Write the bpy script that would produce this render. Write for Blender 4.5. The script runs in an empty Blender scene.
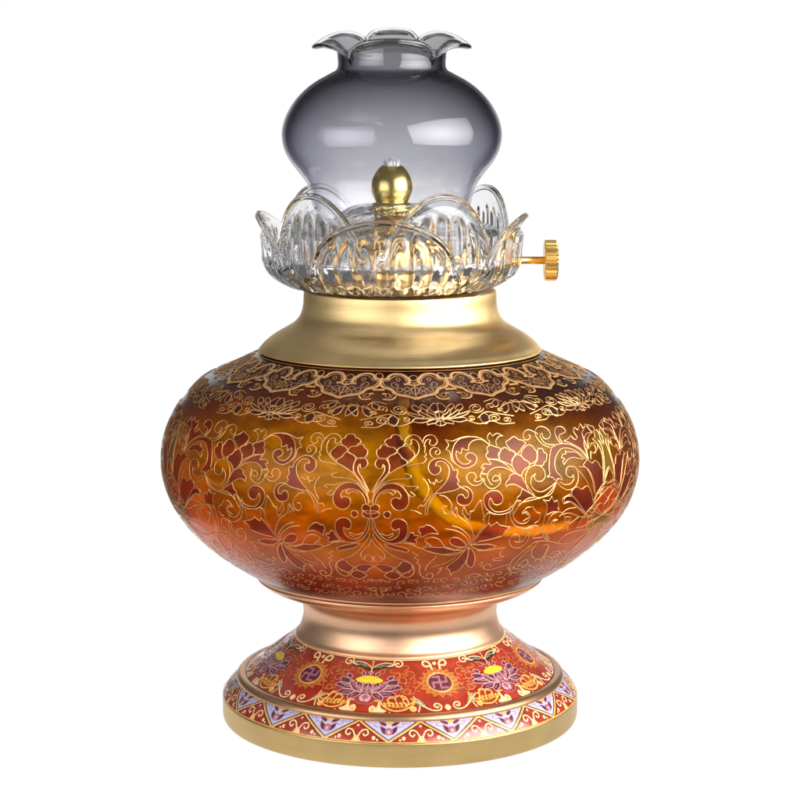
import bpy, bmesh, math, random
import numpy as np
from mathutils import Vector
random.seed(7)
PI = math.pi
K = 0.0004                       # metres per working unit (the lamp is 0.28 m tall)
C = bpy.context.scene.collection
# ------------------------------------------------------------------ camera numbers
TILT = math.radians(8.8); D = F = 2150.0; Z0 = 323.56
CT, ST = math.cos(TILT), math.sin(TILT)
CAM = np.array([0, -D*CT, Z0 + D*ST])

# ------------------------------------------------------------------ materials
def mat(name):
    m = bpy.data.materials.new(name); m.use_nodes = True
    nt = m.node_tree
    return m, nt, nt.nodes['Principled BSDF']
def node(nt, t, **kw):
    n = nt.nodes.new(t)
    for k, v in kw.items(): setattr(n, k, v)
    return n
def simple(name, col, rough=.4, metal=0., coat=0., var=.08, bump=0., scale=900., spec=.5):
    m, nt, b = mat(name)
    b.inputs['Roughness'].default_value = rough; b.inputs['Metallic'].default_value = metal
    b.inputs['Coat Weight'].default_value = coat; b.inputs['Coat Roughness'].default_value = .08
    b.inputs['Specular IOR Level'].default_value = spec
    tc = node(nt, 'ShaderNodeTexCoord'); n = node(nt, 'ShaderNodeTexNoise'); n.inputs['Scale'].default_value = scale; n.inputs['Detail'].default_value = 4
    nt.links.new(tc.outputs['Object'], n.inputs['Vector'])
    r = node(nt, 'ShaderNodeValToRGB'); e = r.color_ramp.elements
    e[0].position = .3; e[1].position = .7
    e[0].color = tuple(c*(1-var) for c in col)+(1,); e[1].color = tuple(min(1, c*(1+var)) for c in col)+(1,)
    nt.links.new(n.outputs['Fac'], r.inputs['Fac']); nt.links.new(r.outputs['Color'], b.inputs['Base Color'])
    if bump:
        bp = node(nt, 'ShaderNodeBump'); bp.inputs['Strength'].default_value = bump; bp.inputs['Distance'].default_value = .0002
        nt.links.new(n.outputs['Fac'], bp.inputs['Height']); nt.links.new(bp.outputs['Normal'], b.inputs['Normal'])
    return m
def brushed(name, col, rough=.3, aniso=.5, strength=.6, var=.12, specks=True):
    """satin metal turned on a lathe: fine rings round the axis"""
    m, nt, b = mat(name)
    b.inputs['Metallic'].default_value = 1
    b.inputs['Anisotropic'].default_value = aniso
    tg = node(nt, 'ShaderNodeTangent', direction_type='RADIAL', axis='Z'); nt.links.new(tg.outputs['Tangent'], b.inputs['Tangent'])
    tc = node(nt, 'ShaderNodeTexCoord'); mp = node(nt, 'ShaderNodeMapping'); mp.inputs['Scale'].default_value = (60, 60, 3500)
    nt.links.new(tc.outputs['Object'], mp.inputs['Vector'])
    n = node(nt, 'ShaderNodeTexNoise'); n.inputs['Scale'].default_value = 1; n.inputs['Detail'].default_value = 5; n.inputs['Roughness'].default_value = .65
    nt.links.new(mp.outputs['Vector'], n.inputs['Vector'])
    n2 = node(nt, 'ShaderNodeTexNoise'); n2.inputs['Scale'].default_value = 70; n2.inputs['Detail'].default_value = 6
    nt.links.new(tc.outputs['Object'], n2.inputs['Vector'])
    mix = node(nt, 'ShaderNodeMath', operation='MULTIPLY_ADD'); mix.inputs[1].default_value = .5
    nt.links.new(n.outputs['Fac'], mix.inputs[0])
    h = node(nt, 'ShaderNodeMath', operation='MULTIPLY'); h.inputs[1].default_value = .5
    nt.links.new(n2.outputs['Fac'], h.inputs[0]); nt.links.new(h.outputs[0], mix.inputs[2])
    r = node(nt, 'ShaderNodeValToRGB'); e = r.color_ramp.elements; e[0].position = .32; e[1].position = .68
    e[0].color = tuple(c*(1-var) for c in col)+(1,); e[1].color = tuple(min(1, c*(1+var)) for c in col)+(1,)
    nt.links.new(mix.outputs[0], r.inputs['Fac']); nt.links.new(r.outputs['Color'], b.inputs['Base Color'])
    mr = node(nt, 'ShaderNodeMapRange'); mr.inputs['To Min'].default_value = rough-.06; mr.inputs['To Max'].default_value = rough+.08
    nt.links.new(n2.outputs['Fac'], mr.inputs['Value']); nt.links.new(mr.outputs['Result'], b.inputs['Roughness'])
    bp = node(nt, 'ShaderNodeBump'); bp.inputs['Strength'].default_value = strength; bp.inputs['Distance'].default_value = .00006
    nt.links.new(n.outputs['Fac'], bp.inputs['Height']); nt.links.new(bp.outputs['Normal'], b.inputs['Normal'])
    return m

BRASS = brushed('satin_brass', (.66, .47, .22), .38, .7)
FOOTB = brushed('aged_satin_brass', (.55, .38, .16), .34)
COPPER = brushed('satin_copper', (.78, .46, .27), .30)
STEMB = brushed('satin_pink_brass', (.74, .45, .28), .36, .6)
INNERB = brushed('aged_brass', (.80, .48, .17), .3, 0, .15)
POLISH = brushed('polished_brass', (1., .74, .26), .24, 0, .05)
GOLDK = brushed('knob_brass', (1., .62, .20), .28, 0, .05)
BEADC = simple('copper_bead', (.62, .36, .19), .34, 1.)
GOLDLINE = simple('gold_line', (.68, .39, .165), .40, .85, var=.12, bump=.2)
GOLDBAND = simple('gold_border', (.68, .37, .14), .40, .6, var=.15, bump=.2)
RED = simple('red_enamel', (.30, .024, .010), .24, 0, .7, var=.25, scale=260)
PURPLE = simple('plum_enamel', (.10, .018, .035), .25, 0, .6, var=.3)
MAUVE = simple('mauve_enamel', (.34, .125, .16), .3, 0, .5, var=.15)
PINK = simple('pale_pink_enamel', (.64, .35, .36), .3, 0, .5)
CREAM = simple('cream_enamel', (.80, .55, .28), .3, 0, .5)
GPAINT = simple('gold_enamel', (.85, .42, .09), .3, .15, .5, var=.2)
FAINT = simple('dull_gold_enamel', (.50, .15, .03), .3, .1, .5, var=.2)
YELLOW = simple('yellow_enamel', (.74, .57, .035), .35, 0, .5)
OCHRE = simple('ochre_enamel', (.42, .24, .02), .35, 0, .5)
LAV = simple('lavender_enamel', (.46, .45, .64), .25, 0, .6, var=.05)
GREY = simple('grey_green_enamel', (.20, .21, .13), .3, 0, .5, var=.3)
DARK = simple('dark_enamel', (.03, .012, .012), .3, 0, .5)
COTTON = simple('white_cotton', (.95, .94, .92), .95, 0, 0, bump=.6, scale=2500)

def tinted_sheet(name, col, gloss=.10, rough=.25, gcol=(.6, .45, .42), body=0., bcol=(.2,.04,.02)):
    """a coat of see-through enamel"""
    m = bpy.data.materials.new(name); m.use_nodes = True; nt = m.node_tree; nt.nodes.clear()
    o = node(nt, 'ShaderNodeOutputMaterial'); t = node(nt, 'ShaderNodeBsdfTransparent'); g = node(nt, 'ShaderNodeBsdfGlossy')
    tc = node(nt, 'ShaderNodeTexCoord'); n = node(nt, 'ShaderNodeTexNoise'); n.inputs['Scale'].default_value = 120; n.inputs['Detail'].default_value = 5
    nt.links.new(tc.outputs['Object'], n.inputs['Vector'])
    r = node(nt, 'ShaderNodeValToRGB'); e = r.color_ramp.elements; e[0].position = .3; e[1].position = .7
    e[0].color = tuple(c*.8 for c in col)+(1,); e[1].color = tuple(min(1, c*1.2) for c in col)+(1,)
    nt.links.new(n.outputs['Fac'], r.inputs['Fac']); nt.links.new(r.outputs['Color'], t.inputs['Color'])
    g.inputs['Color'].default_value = gcol+(1,); g.inputs['Roughness'].default_value = rough
    fr = node(nt, 'ShaderNodeFresnel'); fr.inputs['IOR'].default_value = 1.5
    ad = node(nt, 'ShaderNodeMath', operation='ADD'); ad.inputs[1].default_value = gloss; ad.use_clamp = True
    nt.links.new(fr.outputs[0], ad.inputs[0])
    mx = node(nt, 'ShaderNodeMixShader'); nt.links.new(ad.outputs[0], mx.inputs[0])
    d = node(nt, 'ShaderNodeBsdfDiffuse'); d.inputs['Color'].default_value = bcol+(1,)
    mb = node(nt, 'ShaderNodeMixShader'); mb.inputs[0].default_value = body
    nt.links.new(t.outputs[0], mb.inputs[1]); nt.links.new(d.outputs[0], mb.inputs[2])
    nt.links.new(mb.outputs[0], mx.inputs[1]); nt.links.new(g.outputs[0], mx.inputs[2])
    nt.links.new(mx.outputs[0], o.inputs['Surface'])
    return m
PETALFILL = tinted_sheet('russet_translucent_enamel', (.60, .24, .09), gloss=.0, rough=.3, gcol=(.75, .48, .38), body=.07, bcol=(.30, .05, .02))
DARKFILL = tinted_sheet('dark_translucent_enamel', (.22, .08, .05), gloss=.02, rough=.3, body=.2, bcol=(.10, .02, .015))
ORANGEF = tinted_sheet('orange_translucent_enamel', (.85, .34, .08), body=.2, bcol=(.75, .12, .01), gloss=.02)
OLIVEF = tinted_sheet('olive_translucent_enamel', (.62, .55, .20), body=.2, bcol=(.42, .24, .03), gloss=.02)

def glass_body():
    m, nt, b = mat('amber_glass')
    b.inputs['Transmission Weight'].default_value = 1; b.inputs['IOR'].default_value = 1.30
    tc = node(nt, 'ShaderNodeTexCoord'); sx = node(nt, 'ShaderNodeSeparateXYZ'); nt.links.new(tc.outputs['Object'], sx.inputs[0])
    n = node(nt, 'ShaderNodeTexNoise'); n.inputs['Scale'].default_value = 26; n.inputs['Detail'].default_value = 7; n.inputs['Roughness'].default_value = .6; n.inputs['Distortion'].default_value = 1.2
    mp = node(nt, 'ShaderNodeMapping'); mp.inputs['Scale'].default_value = (1, 1, 2.2)
    nt.links.new(tc.outputs['Object'], mp.inputs['Vector']); nt.links.new(mp.outputs['Vector'], n.inputs['Vector'])
    # dark shoulder and lower glow put into the tint: brown, honey, red amber
    z = node(nt, 'ShaderNodeMapRange'); z.inputs['From Min'].default_value = 148*K; z.inputs['From Max'].default_value = 373*K
    nt.links.new(sx.outputs['Z'], z.inputs['Value'])
    ma = node(nt, 'ShaderNodeMath', operation='MULTIPLY_ADD'); ma.inputs[1].default_value = .22; ma.inputs[2].default_value = -.11
    nt.links.new(n.outputs['Fac'], ma.inputs[0]); ad = node(nt, 'ShaderNodeMath', operation='ADD'); nt.links.new(ma.outputs[0], ad.inputs[0]); nt.links.new(z.outputs['Result'], ad.inputs[1])
    r = node(nt, 'ShaderNodeValToRGB'); cr = r.color_ramp
    stops = BODY_STOPS
    while len(cr.elements) < len(stops): cr.elements.new(.5)
    for e, (p, c) in zip(cr.elements, stops): e.position = p; e.color = c+(1,)
    nt.links.new(ad.outputs[0], r.inputs['Fac'])
    L = nt.links.new   # dark studio behind the bowl's edge put into the tint by path length
    g = node(nt, 'ShaderNodeNewGeometry'); d = node(nt, 'ShaderNodeVectorMath', operation='DOT_PRODUCT'); L(g.outputs['Normal'], d.inputs[0]); L(g.outputs['Incoming'], d.inputs[1])
    ab = node(nt, 'ShaderNodeMath', operation='ABSOLUTE'); L(d.outputs['Value'], ab.inputs[0]); mx = node(nt, 'ShaderNodeMath', operation='MAXIMUM'); mx.inputs[1].default_value = .16; L(ab.outputs[0], mx.inputs[0])
    dv = node(nt, 'ShaderNodeMath', operation='DIVIDE'); dv.inputs[0].default_value = .95; L(mx.outputs[0], dv.inputs[1])
    av = node(nt, 'ShaderNodeMath', operation='ADD'); av.inputs[1].default_value = .08; L(dv.outputs[0], av.inputs[0])
    g1 = node(nt, 'ShaderNodeSeparateColor'); L(r.outputs['Color'], g1.inputs[0]); g2 = node(nt, 'ShaderNodeCombineColor')
    for i in range(3):
        pw = node(nt, 'ShaderNodeMath', operation='POWER'); L(g1.outputs[i], pw.inputs[0]); L(av.outputs[0], pw.inputs[1]); L(pw.outputs[0], g2.inputs[i])
    L(g2.outputs[0], b.inputs['Base Color'])
    b.inputs['Roughness'].default_value = .21
    n3 = node(nt, 'ShaderNodeTexNoise'); n3.inputs['Scale'].default_value = 420; n3.inputs['Detail'].default_value = 4
    nt.links.new(tc.outputs['Object'], n3.inputs['Vector'])
    bp = node(nt, 'ShaderNodeBump'); bp.inputs['Strength'].default_value = .25; bp.inputs['Distance'].default_value = .0002
    nt.links.new(n3.outputs['Fac'], bp.inputs['Height']); nt.links.new(bp.outputs['Normal'], b.inputs['Normal'])
    b.inputs['Specular IOR Level'].default_value = .42; b.inputs['Specular Tint'].default_value = (1, .70, .32, 1)   # lustre
    return m
BODY_STOPS = [(0., (.55, .17, .008)), (.12, (.86, .36, .008)), (.30, (1., .58, .010)), (.50, (.95, .66, .025)), (.70, (.78, .55, .05)), (.84, (.50, .25, .02)), (1., (.26, .09, .02))]
AMBER = glass_body()

def glass_clear(name, tint_stops=None, rough=0.0, ior=1.47, bump=0., zr=(500, 680), bscale=60):
    m, nt, b = mat(name)
    b.inputs['Transmission Weight'].default_value = 1; b.inputs['IOR'].default_value = ior; b.inputs['Roughness'].default_value = rough
    tc = node(nt, 'ShaderNodeTexCoord')
    if tint_stops:
        sx = node(nt, 'ShaderNodeSeparateXYZ'); nt.links.new(tc.outputs['Object'], sx.inputs[0])
        z = node(nt, 'ShaderNodeMapRange'); z.inputs['From Min'].default_value = zr[0]*K; z.inputs['From Max'].default_value = zr[1]*K
        nt.links.new(sx.outputs['Z'], z.inputs['Value'])
        r = node(nt, 'ShaderNodeValToRGB'); cr = r.color_ramp
        while len(cr.elements) < len(tint_stops): cr.elements.new(.5)
        for e, (p, c) in zip(cr.elements, tint_stops): e.position = p; e.color = c+(1,)
        nt.links.new(z.outputs['Result'], r.inputs['Fac']); nt.links.new(r.outputs['Color'], b.inputs['Base Color'])
    else:
        b.inputs['Base Color'].default_value = (.97, .975, .985, 1)
    if bump:
        n = node(nt, 'ShaderNodeTexNoise'); n.inputs['Scale'].default_value = bscale; n.inputs['Detail'].default_value = 3
        nt.links.new(tc.outputs['Object'], n.inputs['Vector'])
        bp = node(nt, 'ShaderNodeBump'); bp.inputs['Strength'].default_value = bump; bp.inputs['Distance'].default_value = .0015
        nt.links.new(n.outputs['Fac'], bp.inputs['Height']); nt.links.new(bp.outputs['Normal'], b.inputs['Normal'])
    return m
BACKTINT = glass_clear('backdrop_grey_glass', [(0., (.97, .97, .98)), (.24, (.88, .88, .91)), (.36, (.60, .60, .65)), (.52, (.40, .40, .45)), (.66, (.31, .31, .345)), (.78, (.27, .27, .29)), (1., (.42, .42, .44))], bump=.10)  # rim glass: grey studio behind it put into the colour
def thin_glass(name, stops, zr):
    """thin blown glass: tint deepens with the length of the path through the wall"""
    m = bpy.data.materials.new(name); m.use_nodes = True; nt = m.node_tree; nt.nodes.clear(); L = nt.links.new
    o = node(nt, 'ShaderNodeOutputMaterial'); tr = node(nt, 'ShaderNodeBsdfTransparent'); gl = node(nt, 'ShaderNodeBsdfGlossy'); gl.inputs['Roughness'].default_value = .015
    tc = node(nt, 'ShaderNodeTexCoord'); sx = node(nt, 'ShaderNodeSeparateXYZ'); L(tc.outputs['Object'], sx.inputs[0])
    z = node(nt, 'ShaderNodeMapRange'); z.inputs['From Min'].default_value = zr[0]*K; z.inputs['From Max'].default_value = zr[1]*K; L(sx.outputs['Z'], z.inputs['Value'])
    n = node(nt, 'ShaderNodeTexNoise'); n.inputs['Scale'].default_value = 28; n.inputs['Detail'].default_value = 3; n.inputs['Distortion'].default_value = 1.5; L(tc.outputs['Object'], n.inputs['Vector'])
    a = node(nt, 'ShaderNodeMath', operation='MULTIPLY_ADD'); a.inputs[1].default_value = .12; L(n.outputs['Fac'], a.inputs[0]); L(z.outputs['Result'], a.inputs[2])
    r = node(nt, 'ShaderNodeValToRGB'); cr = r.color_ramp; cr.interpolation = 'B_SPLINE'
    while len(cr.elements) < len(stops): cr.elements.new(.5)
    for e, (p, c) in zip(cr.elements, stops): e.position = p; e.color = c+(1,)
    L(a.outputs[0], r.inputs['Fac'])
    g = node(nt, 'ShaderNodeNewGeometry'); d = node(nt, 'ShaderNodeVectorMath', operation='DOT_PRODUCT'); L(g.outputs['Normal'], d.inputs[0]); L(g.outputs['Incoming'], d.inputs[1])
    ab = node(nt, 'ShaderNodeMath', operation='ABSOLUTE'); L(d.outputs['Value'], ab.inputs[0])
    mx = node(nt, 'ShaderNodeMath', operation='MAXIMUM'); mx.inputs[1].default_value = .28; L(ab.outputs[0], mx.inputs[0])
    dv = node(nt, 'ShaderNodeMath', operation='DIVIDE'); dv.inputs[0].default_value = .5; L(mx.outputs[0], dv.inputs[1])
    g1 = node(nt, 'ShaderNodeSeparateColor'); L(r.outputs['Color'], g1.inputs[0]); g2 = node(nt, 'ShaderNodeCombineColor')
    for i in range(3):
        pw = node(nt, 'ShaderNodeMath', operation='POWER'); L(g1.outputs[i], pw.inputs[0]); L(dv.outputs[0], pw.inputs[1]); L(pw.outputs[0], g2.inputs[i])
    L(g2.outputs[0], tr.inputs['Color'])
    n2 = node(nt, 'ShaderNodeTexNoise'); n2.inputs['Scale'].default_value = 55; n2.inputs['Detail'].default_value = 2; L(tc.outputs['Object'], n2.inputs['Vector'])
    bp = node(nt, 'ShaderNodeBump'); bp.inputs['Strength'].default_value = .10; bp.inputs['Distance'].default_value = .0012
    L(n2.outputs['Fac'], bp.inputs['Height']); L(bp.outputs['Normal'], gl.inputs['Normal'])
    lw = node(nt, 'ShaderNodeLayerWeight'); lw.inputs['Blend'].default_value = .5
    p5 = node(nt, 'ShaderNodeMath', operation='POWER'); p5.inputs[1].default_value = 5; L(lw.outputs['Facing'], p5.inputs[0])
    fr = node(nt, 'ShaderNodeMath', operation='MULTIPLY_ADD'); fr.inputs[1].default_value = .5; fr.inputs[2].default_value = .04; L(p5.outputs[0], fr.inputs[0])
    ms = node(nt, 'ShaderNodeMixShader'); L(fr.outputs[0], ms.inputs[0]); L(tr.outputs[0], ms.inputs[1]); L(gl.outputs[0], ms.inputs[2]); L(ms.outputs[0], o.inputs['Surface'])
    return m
BACKTINT_THIN = thin_glass('backdrop_grey_thin_glass', [(0., (.95, .95, .96)), (.20, (.90, .90, .92)), (.34, (.80, .80, .835)), (.50, (.66, .66, .70)), (.66, (.555, .555, .59)), (.82, (.48, .48, .505)), (1., (.46, .46, .49))], (505, 675))  # grey studio behind the clear globe put into the tint, darker upwards
CLEARW = glass_clear('rippled_glass', rough=.02, bump=1., bscale=140)
CLEAR = glass_clear('clear_pressed_glass', rough=.01, bump=.10, bscale=90)

# ------------------------------------------------------------------ mesh helpers
def tag(o, label=None, cat=None, kind=None):
    if label: o['label'] = label
    if cat: o['category'] = cat
    if kind: o['kind'] = kind
    return o
def link(name, V, Fc, mats, mi=None, parent=None, smooth=True, loc=None, nrec=0):
    me = bpy.data.meshes.new(name)
    me.from_pydata([tuple(float(c)*K for c in v) for v in V], [], Fc)
    for m in (mats if isinstance(mats, (list, tuple)) else [mats]): me.materials.append(m)
    if mi is not None: me.polygons.foreach_set('material_index', mi)
    me.polygons.foreach_set('use_smooth', [smooth]*len(me.polygons))
    me.update()
    bm = bmesh.new(); bm.from_mesh(me); bm.faces.ensure_lookup_table()
    bmesh.ops.recalc_face_normals(bm, faces=bm.faces[:nrec] if nrec else bm.faces); bm.to_mesh(me); bm.free()
    o = bpy.data.objects.new(name, me); C.objects.link(o)
    if parent: o.parent = parent
    if loc: o.location = loc
    return o
def cr_pts(P, n=8):
    P = [np.array(p, float) for p in P]
    if len(P) < 3:
        return [P[0]+(P[-1]-P[0])*k/n for k in range(n+1)]
    Q = [2*P[0]-P[1]]+P+[2*P[-1]-P[-2]]; out = []
    for i in range(1, len(Q)-2):
        a, b, c, d = Q[i-1:i+3]
        for k in range(n):
            u = k/n; out.append(.5*((2*b)+(-a+c)*u+(2*a-5*b+4*c-d)*u*u+(-a+3*b-3*c+d)*u**3))
    out.append(P[-1]); return out
def lathe(prof, n=192, closed=False, cx=0, cy=0):
    V, Fc = [], []
    for r, z in prof:
        for k in range(n):
            a = 2*PI*k/n; V.append((cx+r*math.sin(a), cy-r*math.cos(a), z))
    m = len(prof)
    for i in range(m if closed else m-1):
        j = (i+1) % m
        for k in range(n):
            k2 = (k+1) % n; Fc.append((i*n+k, i*n+k2, j*n+k2, j*n+k))
    return V, Fc
class Acc:
    def __init__(s): s.V = []; s.F = []; s.M = []
    def add(s, V, Fc, m=0):
        o = len(s.V); s.V += list(V); s.F += [tuple(i+o for i in f) for f in Fc]; s.M += [m]*len(Fc)
def catmull_prof(pts, n=8):
    return [tuple(p) for p in cr_pts(pts, n)]

# ------------------------------------------------------------------ surfaces of revolution that carry ornament
class Surf:
    def __init__(s, prof):           # prof: dense list (r, z)
        s.p = np.array(prof, float)
        d = np.hypot(np.diff(s.p[:, 0]), np.diff(s.p[:, 1])); s.s = np.concatenate([[0], np.cumsum(d)])
        o = np.argsort(s.p[:, 1]); s.zz = s.p[o, 1]; s.rr = s.p[o, 0]; s.ss = s.s[o]
        g = np.gradient(s.p, s.s, axis=0); s.n = np.stack([g[:, 1], -g[:, 0]], 1)
        s.n /= np.linalg.norm(s.n, axis=1)[:, None]
        if s.n[:, 0].mean() < 0: s.n *= -1
    def pos(s, th, q, off=0):
        r = np.interp(q, s.s, s.p[:, 0]); z = np.interp(q, s.s, s.p[:, 1])
        nr = np.interp(q, s.s, s.n[:, 0]); nz = np.interp(q, s.s, s.n[:, 1]); L = np.hypot(nr, nz)
        r = r+off*nr/L; z = z+off*nz/L
        return np.stack([r*np.sin(th), -r*np.cos(th), z], -1), np.stack([nr/L*np.sin(th), -nr/L*np.cos(th), nz/L+0*th], -1)
    def rad(s, q): return np.interp(q, s.s, s.p[:, 0])
    def hit(s, x, y):                # photo point -> (theta, arc length) on the surface
        d = np.array([(x-400)/F, CT, -ST])+np.array([0, ST, CT])*(400-y)/F
        t = np.arange(D-320, D+240, 1.0)
        P = CAM+t[:, None]*d; z = P[:, 2]
        R = np.interp(z, s.zz, s.rr, left=-1e3, right=-1e3); g = np.hypot(P[:, 0], P[:, 1])-R
        idx = np.where((g[:-1] > 0) & (g[1:] <= 0) & (R[1:] > 0))[0]
        i = idx[0] if len(idx) else int(np.argmin(np.abs(g)))
        u = g[i]/(g[i]-g[i+1]) if len(idx) else 0
        p = P[i]+(P[min(i+1, len(P)-1)]-P[i])*u
        return math.atan2(p[0], -p[1]), float(np.interp(p[2], s.zz, s.ss))

def parse(st):
    out = []; closed = False
    for tok in st.split():
        if tok == 'z': closed = True; continue
        c = tok.endswith('*'); tok = tok.rstrip('*'); x, y = tok.split(','); out.append((float(x), float(y), c))
    return out, closed
def smooth_path(pts, closed, n=5):
    """Catmull-Rom through the points, broken at points marked with *"""
    if closed:
        k = next((i for i, p in enumerate(pts) if p[2]), None)
        if k is None:
            P = [np.array(p[:2]) for p in pts]; m = len(P); out = []
            for i in range(m):
                a, b, c, d = P[i-1], P[i], P[(i+1) % m], P[(i+2) % m]
                for j in range(n):
                    u = j/n; out.append(.5*((2*b)+(-a+c)*u+(2*a-5*b+4*c-d)*u*u+(-a+3*b-3*c+d)*u**3))
            out.append(out[0]); return out
        pts = pts[k:]+pts[:k]+[pts[k]]
    out = []; seg = [pts[0][:2]]
    for p in pts[1:]:
        seg.append(p[:2])
        if p[2]: out += cr_pts(seg, n)[(1 if out else 0):]; seg = [p[:2]]
    if len(seg) > 1: out += cr_pts(seg, n)[(1 if out else 0):]
    return out

class Orn:
    """paint strokes and fills laid on one surface of revolution, collected in one mesh"""
    def __init__(s, surf, base=.22): s.f = surf; s.a = Acc(); s.i = 0; s.base = base
    def ribbon(s, path, w, m, off=None, h=.35, taper=False):
        """path: list of (theta, s)"""
        q = np.array(path, float); keep = [0]
        for i in range(1, len(q)):
            if abs(q[i, 0]-q[keep[-1], 0])*150+abs(q[i, 1]-q[keep[-1], 1]) > .25: keep.append(i)
        q = q[keep]
        if len(q) < 2: return
        s.i += 1
        if off is None: off = s.base+.28+(s.i % 40)*.004
        P, N = s.f.pos(q[:, 0], q[:, 1], off)
        T = np.gradient(P, axis=0); T /= (np.linalg.norm(T, axis=1)[:, None]+1e-9)
        S = np.cross(N, T); S /= (np.linalg.norm(S, axis=1)[:, None]+1e-9)
        ww = np.full(len(q), w/2)
        if taper:
            u = np.linspace(0, 1, len(q)); ww = ww*np.clip(np.minimum(u, 1-u)*6+.25, 0, 1)
        A = P+S*ww[:, None]; B = P+N*h; E = P-S*ww[:, None]
        n = len(q); V = np.concatenate([A, B, E]); Fc = []
        flip = np.cross(P[1]-P[0], B[0]-A[0]).dot(N[0]) < 0
        for i in range(n-1):
            Fc.append((i, i+1, n+i+1, n+i)); Fc.append((n+i, n+i+1, 2*n+i+1, 2*n+i))
        if flip: Fc = [f_[::-1] for f_ in Fc]
        s.a.add(V.tolist(), Fc, m)
    def fill(s, path, m, off=None, row=1.1, cell=6.):
        s.i += 1
        if off is None: off = s.base+(s.i % 60)*.004
        q = np.array(path, float)
        if len(q) < 3: return
        rm = float(s.f.rad(q[:, 1].mean())); U = q[:, 0]*rm; W = q[:, 1]
        lo, hi = W.min(), W.max(); nr = max(2, int((hi-lo)/row)); dh = (hi-lo)/nr
        m_ = len(q); V, Fc = [], []
        def xs(w):
            r = []
            for i in range(m_):
                a, b = i, (i+1) % m_
                if (W[a] <= w) != (W[b] <= w): r.append(U[a]+(w-W[a])/(W[b]-W[a])*(U[b]-U[a]))
            return sorted(r)
        for k in range(nr):
            w0, w1 = lo+k*dh, lo+(k+1)*dh; X = xs((w0+w1)/2)
            for a, b in zip(X[::2], X[1::2]):
                if b-a < .15: continue
                c = max(1, int((b-a)/cell)); o = len(V)
                for j in range(c+1):
                    u = a+(b-a)*j/c; V.append((u/rm, w0)); V.append((u/rm, w1))
                for j in range(c): Fc.append((o+2*j, o+2*j+2, o+2*j+3, o+2*j+1))
        if not V: return
        V = np.array(V); P, N = s.f.pos(V[:, 0], V[:, 1], off)
        f0 = Fc[0]; nrm = np.cross(P[f0[1]]-P[f0[0]], P[f0[2]]-P[f0[0]])
        if nrm.dot(N[f0[0]]) < 0: Fc = [f[::-1] for f in Fc]
        s.a.add(P.tolist(), Fc, m)

def trace(surf, items, org, sc=8.8889, n=5, ax=None):
    """photo strokes -> list of (kind, [(theta, s)...])"""
    out = []
    for kind, st in items:
        pts, closed = parse(st)
        path = smooth_path(pts, closed, n)
        H = [surf.hit(org[0]+p[0]/sc, org[1]+p[1]/sc) for p in path]
        if ax is not None: H = [(t-surf.hit(org[0]+ax/sc, org[1]+p[1]/sc)[0], q) for (t, q), p in zip(H, path)]   # angles from the motif's own meridian
        out.append((kind, H))
    return out

# ------------------------------------------------------------------ profiles
body_prof = catmull_prof([(132, 374.6), (142, 371.5), (152, 367.2), (170.1, 358.9), (196.5, 346.8), (211.3, 332.7), (222.5, 318.5), (231.0, 302.3), (236.3, 285.0), (238.0, 266.7), (235.9, 248.3), (229.4, 228.5), (219.0, 211), (205.0, 195), (187.5, 179.4), (168, 164.5), (147, 151.5)], 14)
BODY = Surf(body_prof[::-1])
cone_prof = [(105+(158-105)*t+1.2*math.sin(PI*t)*-1, 86.2-(86.2-46.6)*t) for t in np.linspace(0, 1, 30)]
CONE = Surf(cone_prof[::-1])
slope_prof = [(164.5+(180-164.5)*t+1.6*math.sin(PI*t), 42.0-(42.0-25.2)*t) for t in np.linspace(0, 1, 16)]
SLOPE = Surf(slope_prof[::-1])

CORD, _nt, _b = mat('yellow_cotton'); _b.inputs['Base Color'].default_value = (1., .90, .45, 1); _b.inputs['Roughness'].default_value = .9
_n = node(_nt, 'ShaderNodeTexNoise'); _n.inputs['Scale'].default_value = 900; _bp = node(_nt, 'ShaderNodeBump'); _bp.inputs['Strength'].default_value = .6; _bp.inputs['Distance'].default_value = .0012
_nt.links.new(_n.outputs['Fac'], _bp.inputs['Height']); _nt.links.new(_bp.outputs['Normal'], _b.inputs['Normal'])
DIMCORE, _nt, _b = mat('dimming_core'); _b.inputs['Transmission Weight'].default_value = 1; _b.inputs['IOR'].default_value = 1.03; _b.inputs['Roughness'].default_value = .05  # added core that dims what is seen through the reservoir
_n = node(_nt, 'ShaderNodeTexNoise'); _n.inputs['Scale'].default_value = 15; _n.inputs['Detail'].default_value = 3
_r = node(_nt, 'ShaderNodeValToRGB'); _r.color_ramp.elements[0].position = .38; _r.color_ramp.elements[1].position = .62
_r.color_ramp.elements[0].color = (.26, .22, .12, 1); _r.color_ramp.elements[1].color = (1., .92, .62, 1)  # pale and dark patches stand for the glow inside the bowl
_nt.links.new(_n.outputs['Fac'], _r.inputs['Fac']); _nt.links.new(_r.outputs['Color'], _b.inputs['Base Color'])
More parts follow.
